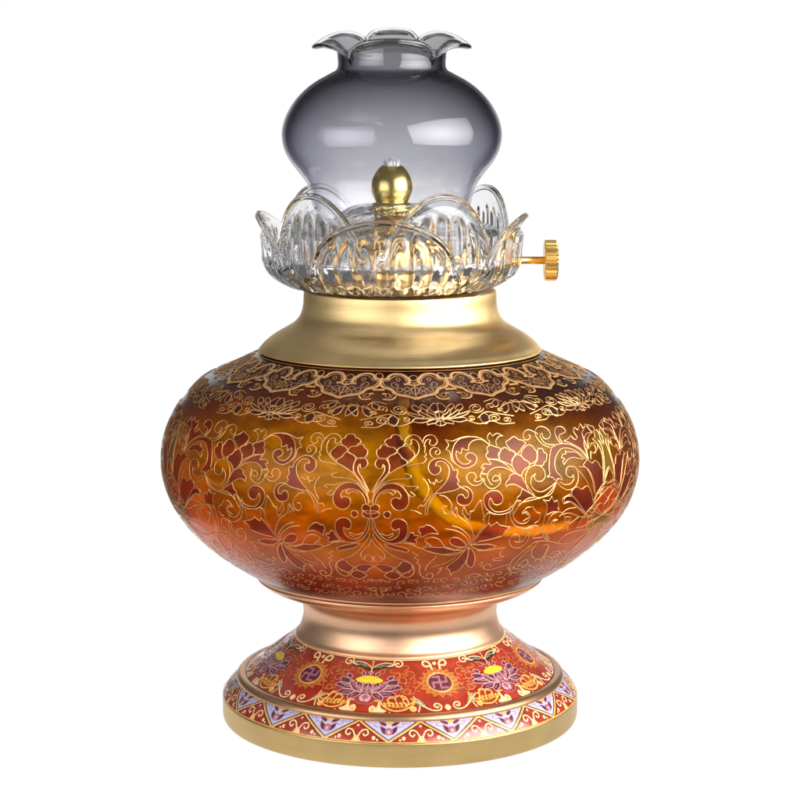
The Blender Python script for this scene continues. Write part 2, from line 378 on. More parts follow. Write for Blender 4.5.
# ------------------------------------------------------------------ ornament of the glass body: one half panel traced, then mirrored round
T1, T2, T3, T4, T5, T6 = (365, 425), (445, 425), (525, 415), (365, 510), (445, 505), (525, 495)
half = []
half += trace(BODY, [
 ('f', '180,165* 175,145 200,125 225,120* 240,95 275,88 310,100 325,130* 350,140 355,165 335,190* 305,205 280,225* 255,200 215,195 185,165 z'),
 ('f', '130,300* 105,265 105,225 130,210* 150,180 185,180 205,195* 250,200 280,225 280,245* 255,265 225,270* 200,290 170,303 z'),
 ('f', '300,205* 350,190 385,195 405,220* 430,240 440,270 415,300 380,322 350,310* 325,285 300,255 280,240 z'),
 ('f', '200,300* 225,275 260,255 285,240* 310,265 330,300* 360,310 375,345 340,360 290,385 240,415 212,432* 215,370 205,320 z'),
 ('f', '160,350 150,385 115,385 90,350 105,310 145,295 185,305 215,350 215,400 195,440 150,490 110,530 75,600* 62,598* 80,560 120,490 165,425 175,380 z'),
 ('l', '60,690 72,650 90,590 140,520 210,440 300,385 375,345 430,300 470,250 480,200 465,150 430,130 405,140 412,165 385,177 355,155 360,125 390,100 430,90 475,105 510,150'),
 ('l', '510,150 532,190 528,240* 543,262 525,285* 543,303 520,335 488,345* 440,350 370,365*'),
 ('l', '510,150* 530,110 570,90 615,100 640,140 630,170 600,185 570,165 580,135 555,130 535,150 522,195'),
 ('f', '625,365* 655,365 670,390 660,425 620,445 580,425 562,385 570,340 610,305 670,295 720,315 765,360 785,410* 811,395* 821,420 811,460* 831,500 816,520* 846,552* 800,578 711,598* 660,606 622,606* 680,550 720,500 745,440 745,385 715,340 670,322 635,335 z'),
 ('l', '635,300* 600,290 575,250 585,215 620,200 655,215 665,245 645,265 622,250 640,225'),
 ('l', '105,572 180,510 250,485 320,480 385,480* 410,455 355,430'),
 ('l', '160,530 260,515 330,530 380,545 450,545* 470,560 440,575'),
 ('l', '330,545 370,600 410,642* 445,628* 400,590'),
 ('f', '70,700* 80,640 120,580 180,530 250,520 320,545 370,600 390,670 370,730 310,760 260,745 230,700 240,660 280,645 310,660* 320,630 290,590 240,575 180,580 130,610 100,660 90,700 z'),
 ('l', '155,610 210,598 250,625* 272,600 240,578'),
 ('f', '50,722* 95,705 125,725 122,762 90,782 50,784* z'),
 ('f', '165,795 180,770 210,768 228,795 215,822 182,825 z'),
 ('l', '620,606 580,640 545,700 530,800'), ('l', '640,606 600,650 565,720 550,800'),
 ('l', '660,625 710,635 755,680 772,730 760,770'),
 ('l', '560,480 585,520 600,510* 615,535* 630,480* 650,510 690,490'),
 ('l', '400,755 450,765 500,790'), ('l', '470,740 490,710* 520,720 540,690'),
 ('l', '760,770 720,790 690,760 700,725 730,720'),
 ('l', '515,475 550,520 565,580 545,640 520,680'),
], T1)
half += trace(BODY, [
 ('f', '50,74* 100,68 128,42 115,15 90,8 50,6* z'),
 ('f', '80,85* 90,140 120,200 170,250 230,265 290,230 305,185 300,165 265,180 235,155 235,110 270,80 320,80 365,110 380,160 370,220 340,265 290,290 220,292 150,262 100,210 75,160 66,90 z'),
 ('l', '120,200 160,215 200,225 245,205* 250,225 210,245'),
 ('f', '345,282* 385,230 400,200 430,205 440,225 470,225* 465,250 445,260 460,280 450,302* 400,290 z'),
 ('l', '72,200 80,240 150,320 200,370 280,420 370,450 430,500 430,560 390,592 345,592 335,568 365,550 400,552'),
 ('f', '200,300* 260,310 340,330 385,350 370,372 310,360 230,340 175,305 z'),
 ('f', '170,580* 200,555 250,540 300,560 320,580* 300,602 250,615 210,602 z'),
 ('f', '85,500* 120,480 160,482 200,488* 250,510 240,535 200,550* 160,545 130,520 z'),
 ('f', '262,510* 300,490 330,452* 370,457 415,482 420,520* 390,540 340,560 300,545 z'),
 ('l', '60,250 90,310 150,360 178,400 160,438 115,455 80,440 80,410 110,397 140,410 148,435'),
 ('l', '480,540 500,580 540,600 590,600 605,570 580,555 545,570 550,585'),
 ('f', '475,185* 490,150 520,150 540,130* 580,140 620,170 655,215* 600,205 560,210 510,235 490,238* 495,210 z'),
 ('l', '300,290 400,300 470,330 520,345*'),
 ('l', '420,370 470,400* 440,420 480,440* 460,460 490,490* 480,540'),
 ('l', '505,342 560,300 590,318* 530,268 590,240 660,262 720,330 800,360'),
 ('f', '505,342* 580,370 680,390 800,378 890,360* 800,352 720,330 640,330 560,325 z'),
 ('l', '640,400 590,450 550,490 535,535*'), ('l', '600,500 700,470 800,420'),
 ('l', '640,570 690,500* 650,520'),
], T4)
half += trace(BODY, [
 ('f', '245,350* 270,300 310,250 345,205 390,160* 402,187* 428,172* 460,152* 482,176 520,185 582,197* 530,230 505,272* 440,292 360,312 300,322 z'),
 ('l', '262,300 300,240 335,190 345,120 330,40 315,-46* 280,0 255,52* 215,60 222,112 200,135* 160,80 150,40'),
 ('l', '225,345 252,290 245,240 200,160 130,110 100,60 90,10'),
 ('l', '215,345 225,300 190,250 130,205 60,182'), ('l', '205,345 205,310 160,260 90,225 0,210'),
 ('f', '40,310 60,290 110,290 160,320 192,357* 150,370 90,365 50,340 z'),
 ('l', '190,362 120,388 50,392 -20,372'), ('l', '190,368 130,425 60,440 -20,440'),
 ('f', '200,370* 150,430 90,490 30,530 5,560* 35,570 50,622* 75,590 110,580 160,530 195,470 207,400 z'),
 ('f', '212,372* 250,410 265,470 250,530 230,552* 190,520 200,450 z'),
 ('f', '222,350* 300,350 380,345 455,362* 400,385 330,395 260,380 z'),
 ('l', '280,402 370,400 450,385 520,375*'),
 ('l', '610,320 635,325 655,320 660,280 620,260 580,290 570,330 600,370 660,375 710,340 740,290 745,225 720,205'),
 ('l', '640,330 680,320 710,290 722,230'),
 ('l', '760,20 730,20 690,60 680,80* 720,60 750,90 740,140 690,165 640,150 605,100 602,20'),
 ('l', '578,-20 572,70 600,160 660,200 720,207* 760,185 820,182'),
 ('l', '770,360 700,400 650,440 600,480 570,540 580,590 640,595'),
 ('l', '800,365 700,430 640,500 610,550 650,562 700,540 735,510 720,480 690,490* 640,530*'),
 ('l', '405,540 390,520 350,530 340,560 380,572 440,560 500,540 560,520'),
 ('l', '300,520* 330,500 320,540'), ('l', '545,370 500,400 485,445* 520,455 425,475 440,490 500,485'),
 ('l', '50,10 60,60 100,105'), ('l', '335,130 380,70 440,85'), ('l', '550,60 535,170'), ('l', '395,80 385,150'),
], T5)
half += trace(BODY, [
 ('l', '390,175 350,140 300,115 200,103 120,120 60,145 0,130* 30,175 5,222* 42,242 55,310 90,345'),
 ('f', '385,172* 340,140 280,108 200,108 130,125 85,170 62,240 70,310 110,360 170,385 230,370 275,330 275,280 235,250 195,255 180,285 200,310 230,320* 200,345 150,345 110,310 95,260 100,232* 140,260* 150,203* 165,218* 205,228* 210,180 240,145 290,130 340,138 z'),
 ('l', '385,180* 395,150 375,125 380,90 400,70* 420,100* 460,75 512,100* 480,100 450,140 457,190'),
 ('f', '375,300* 360,270 380,240* 370,205 400,180 440,195* 480,205 495,230* 470,260 480,300 440,305 z'),
 ('f', '485,312* 475,280 495,220* 530,200 570,228* 610,235 620,265 590,310* 590,360 560,345 520,330 z'),
 ('f', '545,180* 540,150 570,130* 610,105 650,132* 690,140 715,165* 680,205* 650,250 630,255* 600,235 575,215 z'),
 ('f', '642,442* 610,400 590,350 605,290* 640,262 680,282* 700,310* 740,330 745,365 700,400 670,452 z'),
 ('f', '690,297* 672,260 690,215* 730,180 770,187 790,215* 812,245 808,310 765,345 740,330* z'),
 ('f', '375,305* 440,310 500,330 560,370 612,424* 530,382 450,378 395,405 375,440* 320,430 350,382* 318,382 345,345* 405,350 z'),
 ('l', '345,480* 315,470 320,430 375,440'),
 ('l', '485,430* 475,490 420,500* 420,470 455,448 490,475 485,520 440,560 390,560 350,520 345,480* 310,525 250,537 200,500 190,455 220,425 260,430 275,470 255,492 290,505 340,475'),
 ('l', '375,440 375,470 400,520 420,530'), 
 ('f', '610,430* 570,455 568,480 540,510 540,552* 570,530 620,530 680,562 740,600 800,632* 740,560 700,500 670,452 z'),
 ('f', '590,755 520,790 440,790 370,750 340,680 355,620 410,585 470,590 510,640 500,690 460,710 430,700* 400,650 385,700 410,745 460,772 540,760 600,715 640,662* z'),
 ('f', '682,568* 665,620 640,642* 640,672 670,670* 645,730* 680,690 740,650 810,640* 740,600 z'),
 ('l', '645,730 600,800'), ('l', '600,720 575,800'),
 ('f', '135,552* 190,550 235,590 245,650 210,705 150,715 110,690 105,650 120,622 155,620 175,650* 203,640 200,592 160,565 z'),
 ('l', '820,80 750,45 710,55 690,90 705,130 740,130 755,100 740,90'),
 ('l', '50,800 100,735 110,800'), ('l', '150,800 165,730 200,800'), ('l', '215,800 260,740 315,665'),
], T2)
half += trace(BODY, [
 ('f', '110,300* 150,300 165,335* 190,350 185,400 165,425* 150,450 75,445* 105,400 108,350 z'),
 ('l', '275,600 220,680 150,730 80,725 20,660 0,560 20,490 60,455 120,450 165,490 175,550 140,590 90,580 80,545 92,520* 55,555 50,620 90,670 150,682 220,640 270,600'),
 ('l', '275,600 230,700 140,735 60,755 -20,775'),
 ('f', '230,290* 215,380 210,480 218,525 190,550* 240,555 275,592* 290,565 330,577* 310,540 275,500 260,430 275,360 320,300 400,300 480,340 545,400* 550,385* 480,310 400,265 300,258 z'),
 ('l', '215,290* 150,260 100,200 85,150 120,105 180,115 220,160 215,200 180,215 155,195 150,160* 130,185 160,240 200,262 260,265'),
 ('f', '310,250* 270,190 260,140 285,105 330,110 357,147 330,165 300,180 305,210 330,252 z'),
 ('f', '340,232* 380,215* 400,182* 440,220 462,200* 430,150 430,110* 465,135* 485,78* 510,118* 545,98* 575,140 602,155* 545,165 525,200 520,260 540,330 552,385* 500,310 400,252 z'),
 ('f', '345,442* 330,410* 350,390 318,380* 330,350* 360,345 350,320* 385,330 450,335 520,395* 480,388 420,378 370,400 z'),
 ('l', '285,600 320,640 380,665 440,640 470,570 460,490 430,460 380,460 360,500 370,540 410,555 425,530* 430,570 400,610 350,618 305,595'),
 ('l', '560,388* 545,330 550,280 575,252 610,265 625,310 600,340 578,320* 582,392'),
 ('f', '510,447* 550,400 590,432* 620,405 650,430 668,467* 690,482* 690,640 645,700 620,700* 610,600 570,500 z'),
 ('f', '340,790* 350,740 370,722 415,720* 410,680 435,648 460,640 500,662* 545,630 580,670 600,760 612,850 605,893* 560,893* 500,840 440,790 380,765 z'),
 ('l', '470,490 540,580 580,680'), ('l', '470,460 540,470 590,560 612,690'), ('l', '525,455 560,500 600,590'),
 ('g', '590,210* 618,203* 610,150 625,128* 650,160 665,210 700,260 712,190* 720,260 750,350 780,460 790,560* 760,500 735,455* 715,510 705,600 690,625* 690,480 680,350 640,260 z'),
 ('f', '650,92* 680,40* 720,70* 760,95 800,180 810,230* 780,170 740,135 680,122 z'),
 ('o', '610,780* 640,690 690,645 740,640 790,660 830,720 845,780 820,870 760,890 690,875 640,830 z'),
 ('l', '660,710 690,690 730,740'), ('l', '740,740 700,790 690,850 720,885 770,860 800,800 790,740 760,760'),
 ('l', '625,700* 660,690 690,650 690,620* 720,590 760,600 790,570 830,620 840,680'),
 ('l', '800,290 760,260 740,230 760,200 800,220'),
], T3, n=4)
half += trace(BODY, [
 ('f', '155,40* 190,80 190,150 185,180* 240,150 300,148* 285,110* 300,130* 285,50 255,62* 235,10* 208,50 z'),
 ('l', '190,150 170,200 155,300 165,370 200,402'),
 ('l', '200,402 180,340 200,240 240,172 310,150 350,190 340,260 290,305 255,280 250,240 290,215* 245,225 205,290 195,350 210,385'),
 ('f', '338,80* 335,30 400,-10* 450,40 530,150 562,190* 510,150 450,100 400,60 z'),
 ('l', '300,190 330,170 400,160 480,190 562,195'), ('l', '330,155 380,122 450,110'), 
 ('l', '378,315* 380,260 420,235* 470,195'), ('l', '355,195* 405,195 385,235 355,240'),
 ('g', '600,110* 565,130 590,162* 555,220 600,232* 600,282* 640,260 680,232* 705,262* 735,232* 790,160* 750,160 680,172 620,140 z'),
 ('l', '640,270 500,400 380,560 300,640'), ('l', '705,232 640,370 540,480 400,580'), ('l', '600,290 480,310 380,340 310,392 295,425'),
 ('l', '560,320 440,400 330,430 200,402'), ('l', '680,280 600,420 480,520 350,620'),
 ('l', '-20,230 40,190 0,160'), ('l', '60,95* 100,150 135,160* 120,222 80,252 70,285 20,295 -10,330'), ('l', '110,270 120,330* 95,345* 60,380 150,372'),
 ('l', '220,440 180,520 130,600'), ('l', '160,450 200,432 190,480 150,550 100,562 60,540 60,480 110,420'),
 ('l', '20,460 80,420 150,405 230,410 300,425'), ('l', '220,520 260,490 300,500 280,540 240,545'),
], T6, n=4)
thA = BODY.hit(370.6, 507)[0]; thB = BODY.hit(606, 503)[0]
# small cloud scrolls near the foot of the glass
low = []
for row in range(3):
    for j in range(22):
        x = 372+j*9.2+random.uniform(-2.5, 2.5); y = 582+row*6.2-(.0011*(x-400)**2)+random.uniform(-1.5, 1.5); e = random.choice((1, -1)); r_ = random.uniform(2.2, 4.2); a_ = random.uniform(0, 6)
        pts = [(x+r_*(1.5-1.2*i/9)*math.cos(a_+e*i*.62), y+.55*r_*(1.5-1.2*i/9)*math.sin(a_+e*i*.62)) for i in range(10)]
        low.append(('t', [BODY.hit(*p) for p in cr_pts(pts, 2)]))
half += low
MATS_B = [AMBER, GOLDLINE, PETALFILL, GOLDBAND, DARKFILL, ORANGEF, OLIVEF]
ob = Orn(BODY)
def put(items, fmap, w=.82):
    for kind, path in items:
        p = [fmap(t, q) for t, q in path]
        if kind in 'fgod':
            ob.fill(p, {'f': 2, 'g': 6, 'o': 5, 'd': 4}[kind]); ob.ribbon(p+[p[0]], w, 1)
        elif kind == 'L': ob.ribbon(p, 2.9, 3, h=.6)
        elif kind == 'M': ob.ribbon(p, 2.0, 3, h=.5)
        elif kind == 't': ob.ribbon(p, .6, 3, h=.15)
        elif kind == 's': ob.ribbon(p, w*.75, 1, h=.25)
        else: ob.ribbon(p, w, 1)
W = thB-thA; rest = (2*PI-2*W)/4
maps = [lambda t, q: (t, q), lambda t, q: (2*thA-t, q)]
for k in range(4):
    a0 = thB+k*rest
    if k % 2 == 0: maps.append(lambda t, q, a0=a0: (a0+(thB-t)*rest/W, q))
    else: maps.append(lambda t, q, a0=a0: (a0+(t-thA)*rest/W, q))
for f in maps: put(half, f)

# ---- ruyi border, sixteen repeats
R1 = (375, 365)
unit = trace(BODY, [
 ('d', '400,335* 350,318 290,302 240,285 215,270 195,240 150,218 125,195 130,165 175,162 205,135 255,112 305,122 330,150 335,172 400,185* z'),
 ('L', '400,349* 350,328 290,314 235,302 205,282 198,262 165,243 122,230 98,202 100,168 128,146 165,146 182,120 215,100 260,94 310,104 345,134 360,165 345,192 305,198'),
 ('M', '222,318 190,345 145,353 100,345'), ('s', '160,318 172,300 145,292 125,312 145,332 175,325 190,305'),
 ('L', '72,256 98,252 128,256'),
 ('M', '100,300 120,290 135,300'),
 ('l', '100,88 128,100 128,128 100,142 72,128 72,100 z'),
 ('s', '260,200 240,235 205,225 195,195 225,180 245,200 228,212'),
 ('s', '245,150 262,135 280,150 262,170 z'),
 ('s', '300,250 330,225 355,245 330,265 z'), ('s', '300,285 330,270 355,290 325,305 z'), ('s', '235,262 260,235 290,245 270,275 z'),
 ('l', '400,226* 372,240 365,265 380,290 400,298*'), ('l', '400,108* 372,118 365,138 380,158 400,165*'),
 ('M', '400,212 370,205 345,192'),
], R1, 10., n=4, ax=400)
c16 = BODY.hit(375+40., 365+25)[0]
for k in range(16):
    for sg in (1, -1):
        f = lambda t, q, k=k, sg=sg: (c16+k*2*PI/16+sg*t*1.12, q)
        put([u for i, u in enumerate(unit) if not (sg < 0 and i == 6)], f, 1.0)
# ---- lotus garland, eight repeats
def spir(x, y, r, turns=1.6, a0=0, d=1, sq=.62):
    n = int(14*turns); return [(x+r*(1-.8*i/n)*math.cos(a0+d*2*PI*turns*i/n), y+sq*r*(1-.8*i/n)*math.sin(a0+d*2*PI*turns*i/n)) for i in range(n+1)]
lot = trace(BODY, [
 ('d', '645,465* 612,485 602,508 612,530 645,537* z'),
 ('d', '605,502* 565,488 525,448 535,500 590,535 640,542* z'),
 ('d', '530,508* 480,480 440,458 442,490 500,525 590,543* z'),
 ('d', '480,512* 420,500 325,478 375,515 480,540* z'),
 ('d', '362,566* 400,540 500,542 585,545* 510,570 440,582 z'),
 ('d', '510,602* 525,560 580,548 620,552* 600,582 555,590 z'),
 ('d', '645,556* 612,570 598,598 645,612* z'),
 ('d', '440,478* 388,440 400,408 440,418 475,450* z'),
 ('d', '535,470* 475,422 500,400 550,428* z'),
 ('d', '595,478* 562,440 590,400 622,385 645,395* 645,460* z'),
], R1, 10., n=4, ax=645)
c8 = BODY.hit(439.5, 418)[0]
def rel8(x, y):
    t, q = BODY.hit(x, y); return t-c8, q
side = []
for x, y, r, tn, a0, d in [(36, 409, 8, 2, 0, 1), (31.5, 418.5, 4.2, 1.4, 2, -1), (55, 419, 6.5, 1.7, 3, 1), (67, 421, 4.5, 1.5, 1, -1), (51, 407, 5, 1.3, 2, 1), (60, 411, 3.5, 1.2, 0, -1)]:
    side.append(('l', [rel8(*p) for p in spir(439.5+x, y-.018*x, r, tn, a0, d)]))
for st in ['38,418 46,412 60,414 74,416', '26,420 40,424 52,421 62,424 75,423', '44,402 54,399 62,402', '58,410 66,404 74,402']:
    side.append(('l', [rel8(439.5+p[0], p[1]) for p in cr_pts([tuple(map(float, q.split(','))) for q in st.split()], 4)]))
for st in ['40,418 44,413 50,418 46,424 z', '61,408 66,402 69,409 65,413 z', '72,404 76,400 80,405 76,412 z', '52,404 56,400 59,404 56,407 z']:
    P = [tuple(map(float, q.split(',')))+(False,) for q in st.split()[:-1]]
    side.append(('d', [rel8(439.5+p[0], p[1]) for p in smooth_path(P, True, 4)]))
for k in range(8):
    for sg in (1, -1):
        f = lambda t, q, k=k, sg=sg: (c8+k*2*PI/8+sg*t, q)
        put(lot+side, f, .95)
# gold thread under the collar
for zz in (371.9,):
    q = float(np.interp(zz, BODY.zz, BODY.ss)); ob.ribbon([(2*PI*i/180, q) for i in range(181)], 1.2, 1)

# ------------------------------------------------------------------ enamel of the foot
MC = [RED, PURPLE, MAUVE, PINK, CREAM, GPAINT, FAINT, YELLOW, OCHRE, GREY, DARK, LAV, simple('amber_enamel', (.60, .25, .055), .3, .1, .5), simple('orange_enamel', (.48, .13, .02), .3, .1, .5, var=.2)]
iRED, iPUR, iMAU, iPIN, iCRE, iGOL, iFAI, iYEL, iOCH, iGRE, iDAR, iLAV, iGLD, iORA = range(14)
oc = Orn(CONE, .06)
B3, B4 = (325, 650), (405, 645)
c6 = CONE.hit(368.9, 682)[0]
def petal(st): return trace(CONE, [('p', st)], B3, n=4)[0][1]
left = []
def fl(col, st, line=None, w=.65, tile=None):
    left.append(('fill', col, trace(CONE, [('p', st)], tile or B3, n=4, ax=390)[0][1], line, w))
def ln(col, st, w=1.6, tile=None):
    left.append(('line', col, trace(CONE, [('p', st)], tile or B3, n=4, ax=390)[0][1], None, w))
def tap(col, st, w=1.6):
    left.append(('tap', col, trace(CONE, [('p', st)], B3, n=6, ax=390)[0][1], None, w))
# faint background curls
for st in ['150,230 120,205 90,215 80,245 110,262 130,245', '60,300 30,310 20,340 50,352 80,335 60,320', '60,215 30,180 50,150 90,150 100,180 75,190', '120,150 90,120 110,100 150,110', '180,180 150,170 140,200 160,215', '20,250 0,230 -30,250 -10,280 20,275', '-20,180 -50,200 -40,230 -10,225', '260,150 300,165 330,190']:
    ln(iFAI, st, 1.1)
random.seed(3)
for cx_, cy_ in [(40, 210), (80, 330), (160, 190), (110, 175), (20, 330), (-30, 300), (60, 270), (0, 390), (215, 165), (300, 185)]:
    r_ = random.uniform(14, 24); e_ = random.choice((1, -1)); a_ = random.uniform(0, 6)
    ln(iFAI, ' '.join('%.0f,%.0f' % (cx_+r_*(1.6-.13*i)*math.cos(a_+e_*i*.6), cy_+r_*.8*(1.6-.13*i)*math.sin(a_+e_*i*.6)) for i in range(10)), .9)
# gold scroll below the flower
ln(iGOL, '-40,400 -20,450 30,490 100,512 170,500 225,470 250,445 300,445', 1.8)
ln(iGOL, '-10,360 -30,400 10,440 50,430 60,400 35,392', 1.6)
ln(iGOL, '60,400 100,370 130,400 110,430', 1.4)
ln(iGOL, '130,400 170,400 190,430 150,450', 1.6)
for a in range(6): tap(iGOL, '%d,%d %d,%d %d,%d' % (20+a*34, 470+a*5-(a > 3)*8, 30+a*34, 440+a*4, 55+a*33, 425+a*6), 2.2)
for a in range(6): tap(iFAI, '%d,%d %d,%d %d,%d' % (32+a*34, 492-(a > 3)*4, 44+a*34, 462+a*2, 66+a*33, 448+a*3), 1.6)
fl(iCRE, '240,445* 232,495 185,515 178,525 220,548* 260,545 285,555 320,545 332,515 315,490 285,492 270,510* 262,470 268,445* z')
fl(iGOL, '280,515 300,505 318,520 300,538 z')
fl(iCRE, '170,545* 120,560 140,525 z')
# flower
fl(iPUR, '240,232 205,207 185,215 205,250 z', iPIN); fl(iPUR, '320,225 310,198 335,195 345,222 z', iPIN); fl(iPUR, '390,220* 370,200 390,190* z', iPIN)
fl(iPUR, '220,305* 150,292 138,262 145,235 200,248 250,280* z', iPIN)
fl(iPUR, '260,345* 210,345 130,322 98,298 155,283 220,300 z', iPIN)
fl(iMAU, '245,332 200,325 150,305 190,305 z')
fl(iPUR, '290,372* 240,395 170,390 128,375 165,350 240,352 z', iPIN)
fl(iMAU, '260,368 215,378 170,374 210,362 z')
fl(iYEL, '390,298* 330,290 285,275 270,258 300,240 350,230 390,228* z')
for x, y in [(300, 255), (325, 245), (350, 240), (375, 238), (320, 268), (345, 258), (368, 256), (345, 278), (372, 274), (384, 290), (388, 256)]:
    fl(iOCH, '%d,%d %d,%d %d,%d %d,%d z' % (x-5, y, x, y-5, x+5, y, x, y+5))
fl(iPUR, '345,380* 270,352 225,312 222,280 248,268 290,315 330,350 z', iPIN, .7)
fl(iMAU, '300,345 262,320 245,295 255,290 280,320 z')
fl(iPUR, '352,372* 308,350 285,310 298,282 332,298 350,330 z', iPIN, .7)
fl(iMAU, '335,350 312,330 305,305 322,312 z')
fl(iPUR, '390,378* 355,372 338,345 345,315 390,288* z', iPIN, .7)
fl(iMAU, '390,365* 362,358 355,340 370,322 390,316* z')
fl(iPUR, '340,385 300,420 232,437* 238,400 285,373 z', iPIN, .7)
fl(iMAU, '310,388 280,405 255,415 265,398 z')
fl(iPIN, '390,466* 350,455 338,412 390,382* z', iMAU, 1.0)
fl(iMAU, '390,440* 362,430 362,408 390,400* z')
ln(iMAU, '300,440 330,475 390,485', 1.0)
# leaves and curls above
fl(iDAR, '198,104* 260,100 330,120 385,160 392,192* 340,168 270,148 220,132 z')
fl(iGRE, '215,112 260,105 320,122 370,155 330,145 270,135 z')
ln(iCRE, '200,108 260,97 330,117 385,158 392,190', .9)
ln(iCRE, '255,128 215,110 213,75 180,58 150,75 150,105 178,118 198,100 185,85 172,95', 1.4)
fl(iGOL, '390,168* 385,135 388,115 405,100 390,98* z', None)
fl(iCRE, '390,112* 385,118 388,128 392,140* z')
def mpt(st): return trace(CONE, [('p', st)], B4, n=4)[0][1]
fl(iRED, '390,160* 400,130 430,120 430,160 z')
ca6 = c6+PI/6
for k in range(6):
    for sg in (1, -1):
        for kind, col, path, line, w in left:
            p = [(c6+k*PI/3+sg*t, q) for t, q in path]
            if kind == 'fill':
                oc.fill(p, col, row=.7)
                if line is not None: oc.ribbon(p+[p[0]], w, line, h=.15)
            else: oc.ribbon(p, w, col, h=.2, taper=kind == 'tap')
# medallions: sun of petals round a dark disc that bears the left-facing sign
mth, ms = CONE.hit(439.9, 682.5)
rm = float(CONE.rad(ms))
def loc(k, u, v): return (mth+k*PI/3+u/rm, ms+v)
for k in range(6):
    for ring, (ra, rb, n_, ph) in enumerate([(11.0, 21.5, 17, .5), (10.5, 16.0, 17, 0)]):
        for j in range(n_):
            a = 2*PI*(j+ph)/n_; da = PI/n_*.98
            P = [(ra*math.cos(a-da), ra*math.sin(a-da)), ((ra+rb)*.52*math.cos(a-da*.95), (ra+rb)*.52*math.sin(a-da*.95)), (rb*math.cos(a), rb*math.sin(a)), ((ra+rb)*.52*math.cos(a+da*.95), (ra+rb)*.52*math.sin(a+da*.95)), (ra*math.cos(a+da), ra*math.sin(a+da))]
            q = [loc(k, u*1.0, v*.86) for u, v in P]
            oc.fill(q, iGLD if ring else iORA, row=.6); oc.ribbon(q, .55, iFAI if ring else iGLD, h=.12)
    circ = lambda r, n_=40: [loc(k, r*math.cos(2*PI*i/n_), r*.9*math.sin(2*PI*i/n_)) for i in range(n_+1)]
    oc.fill(circ(12.2), iPUR, off=.40, row=.6); oc.ribbon(circ(12.4), 1.2, iGOL, off=.42)
    oc.ribbon(circ(13.6), .8, iFAI, off=.40)
    g = 3.6; wd = 2.3
    def stroke(*pts): oc.ribbon([loc(k, u, v*.95) for u, v in pts], wd, iMAU, off=.52, h=.12)
    def sub(a, b, n_=6): return [(a[0]+(b[0]-a[0])*i/n_, a[1]+(b[1]-a[1])*i/n_) for i in range(n_+1)]
    L = 7.0
    stroke(*sub((0, -L), (0, L))); stroke(*sub((-L, 0), (L, 0)))
    stroke(*sub((wd/2, L), (-L, L))); stroke(*sub((-wd/2, -L), (L, -L)))
    stroke(*sub((-L, wd/2), (-L, -L))); stroke(*sub((L, -wd/2), (L, L)))
# scrolls above and below the medallions (tile B4, its axis at x=310..365)
mleft = []
def ml(kind, col, st, w=1.5, dx=0): mleft.append((kind, col, trace(CONE, [('p', st)], (B4[0], B4[1]), n=4, ax=250)[0][1], w))
ml('line', iCRE, '215,225 205,190 165,195 145,175 155,150 185,148 205,165 215,190', 2.0)
ml('fill', iCRE, '232,165 250,150 268,165 250,180 z')
mth2 = CONE.hit(405+250/8.889, 645+165/8.889)[0]
bl = []
def blw(kind, col, st, w=1.5): bl.append((kind, col, trace(CONE, [('p', st)], B4, n=4, ax=368)[0][1], w))
blw('fill', iCRE, '340,555 368,530 396,555 368,582 z')
blw('line', iCRE, '290,545 270,560 250,545 262,525 295,525 312,550 290,580 230,585 180,565 150,540', 1.5)
blw('line', iGRE, '275,552 262,545 270,537', 1.0)
blw('fill', iGRE, '60,480* 110,475 155,505 180,560* 130,550 90,520 z')
blw('line', iCRE, '60,480 110,510 150,545 180,565', .9); blw('line', iCRE, '100,475 130,500 145,535', .7)
blw('fill', iGOL, '20,560 50,545 85,560 60,595 30,590 z'); blw('line', iCRE, '30,560 60,555 80,575 60,590', .8)
blw('line', iCRE, '90,600 110,570 120,545', 1.3)
blw('line', iGOL, '-10,450 20,470 30,520 0,550', 1.6)
mth3 = CONE.hit(405+368/8.889, 645+555/8.889)[0]
for k in range(6):
    for sg in (1, -1):
        for src, ax in ((mleft, mth2), (bl, mth3)):
            for kind, col, path, w in src:
                p = [(mth+k*PI/3+sg*t, q) for t, q in path]
                if kind == 'fill': oc.fill(p, col, off=.30 + .01*(sg > 0)+.003*(len(oc.a.F) % 7), row=.7)
                else: oc.ribbon(p, w, col, off=.36+.006*(sg > 0), h=.2)
q0, q1 = CONE.s[0], CONE.s[-1]
for q, w, m_ in ((q1-1.0, 1.6, iGOL), (q1-2.4, .8, iCRE), (q0+1.0, 1.3, iDAR), (q1-3.4, .7, iPUR)):
    oc.ribbon([(2*PI*i/180, q) for i in range(181)], w, m_, h=.15)

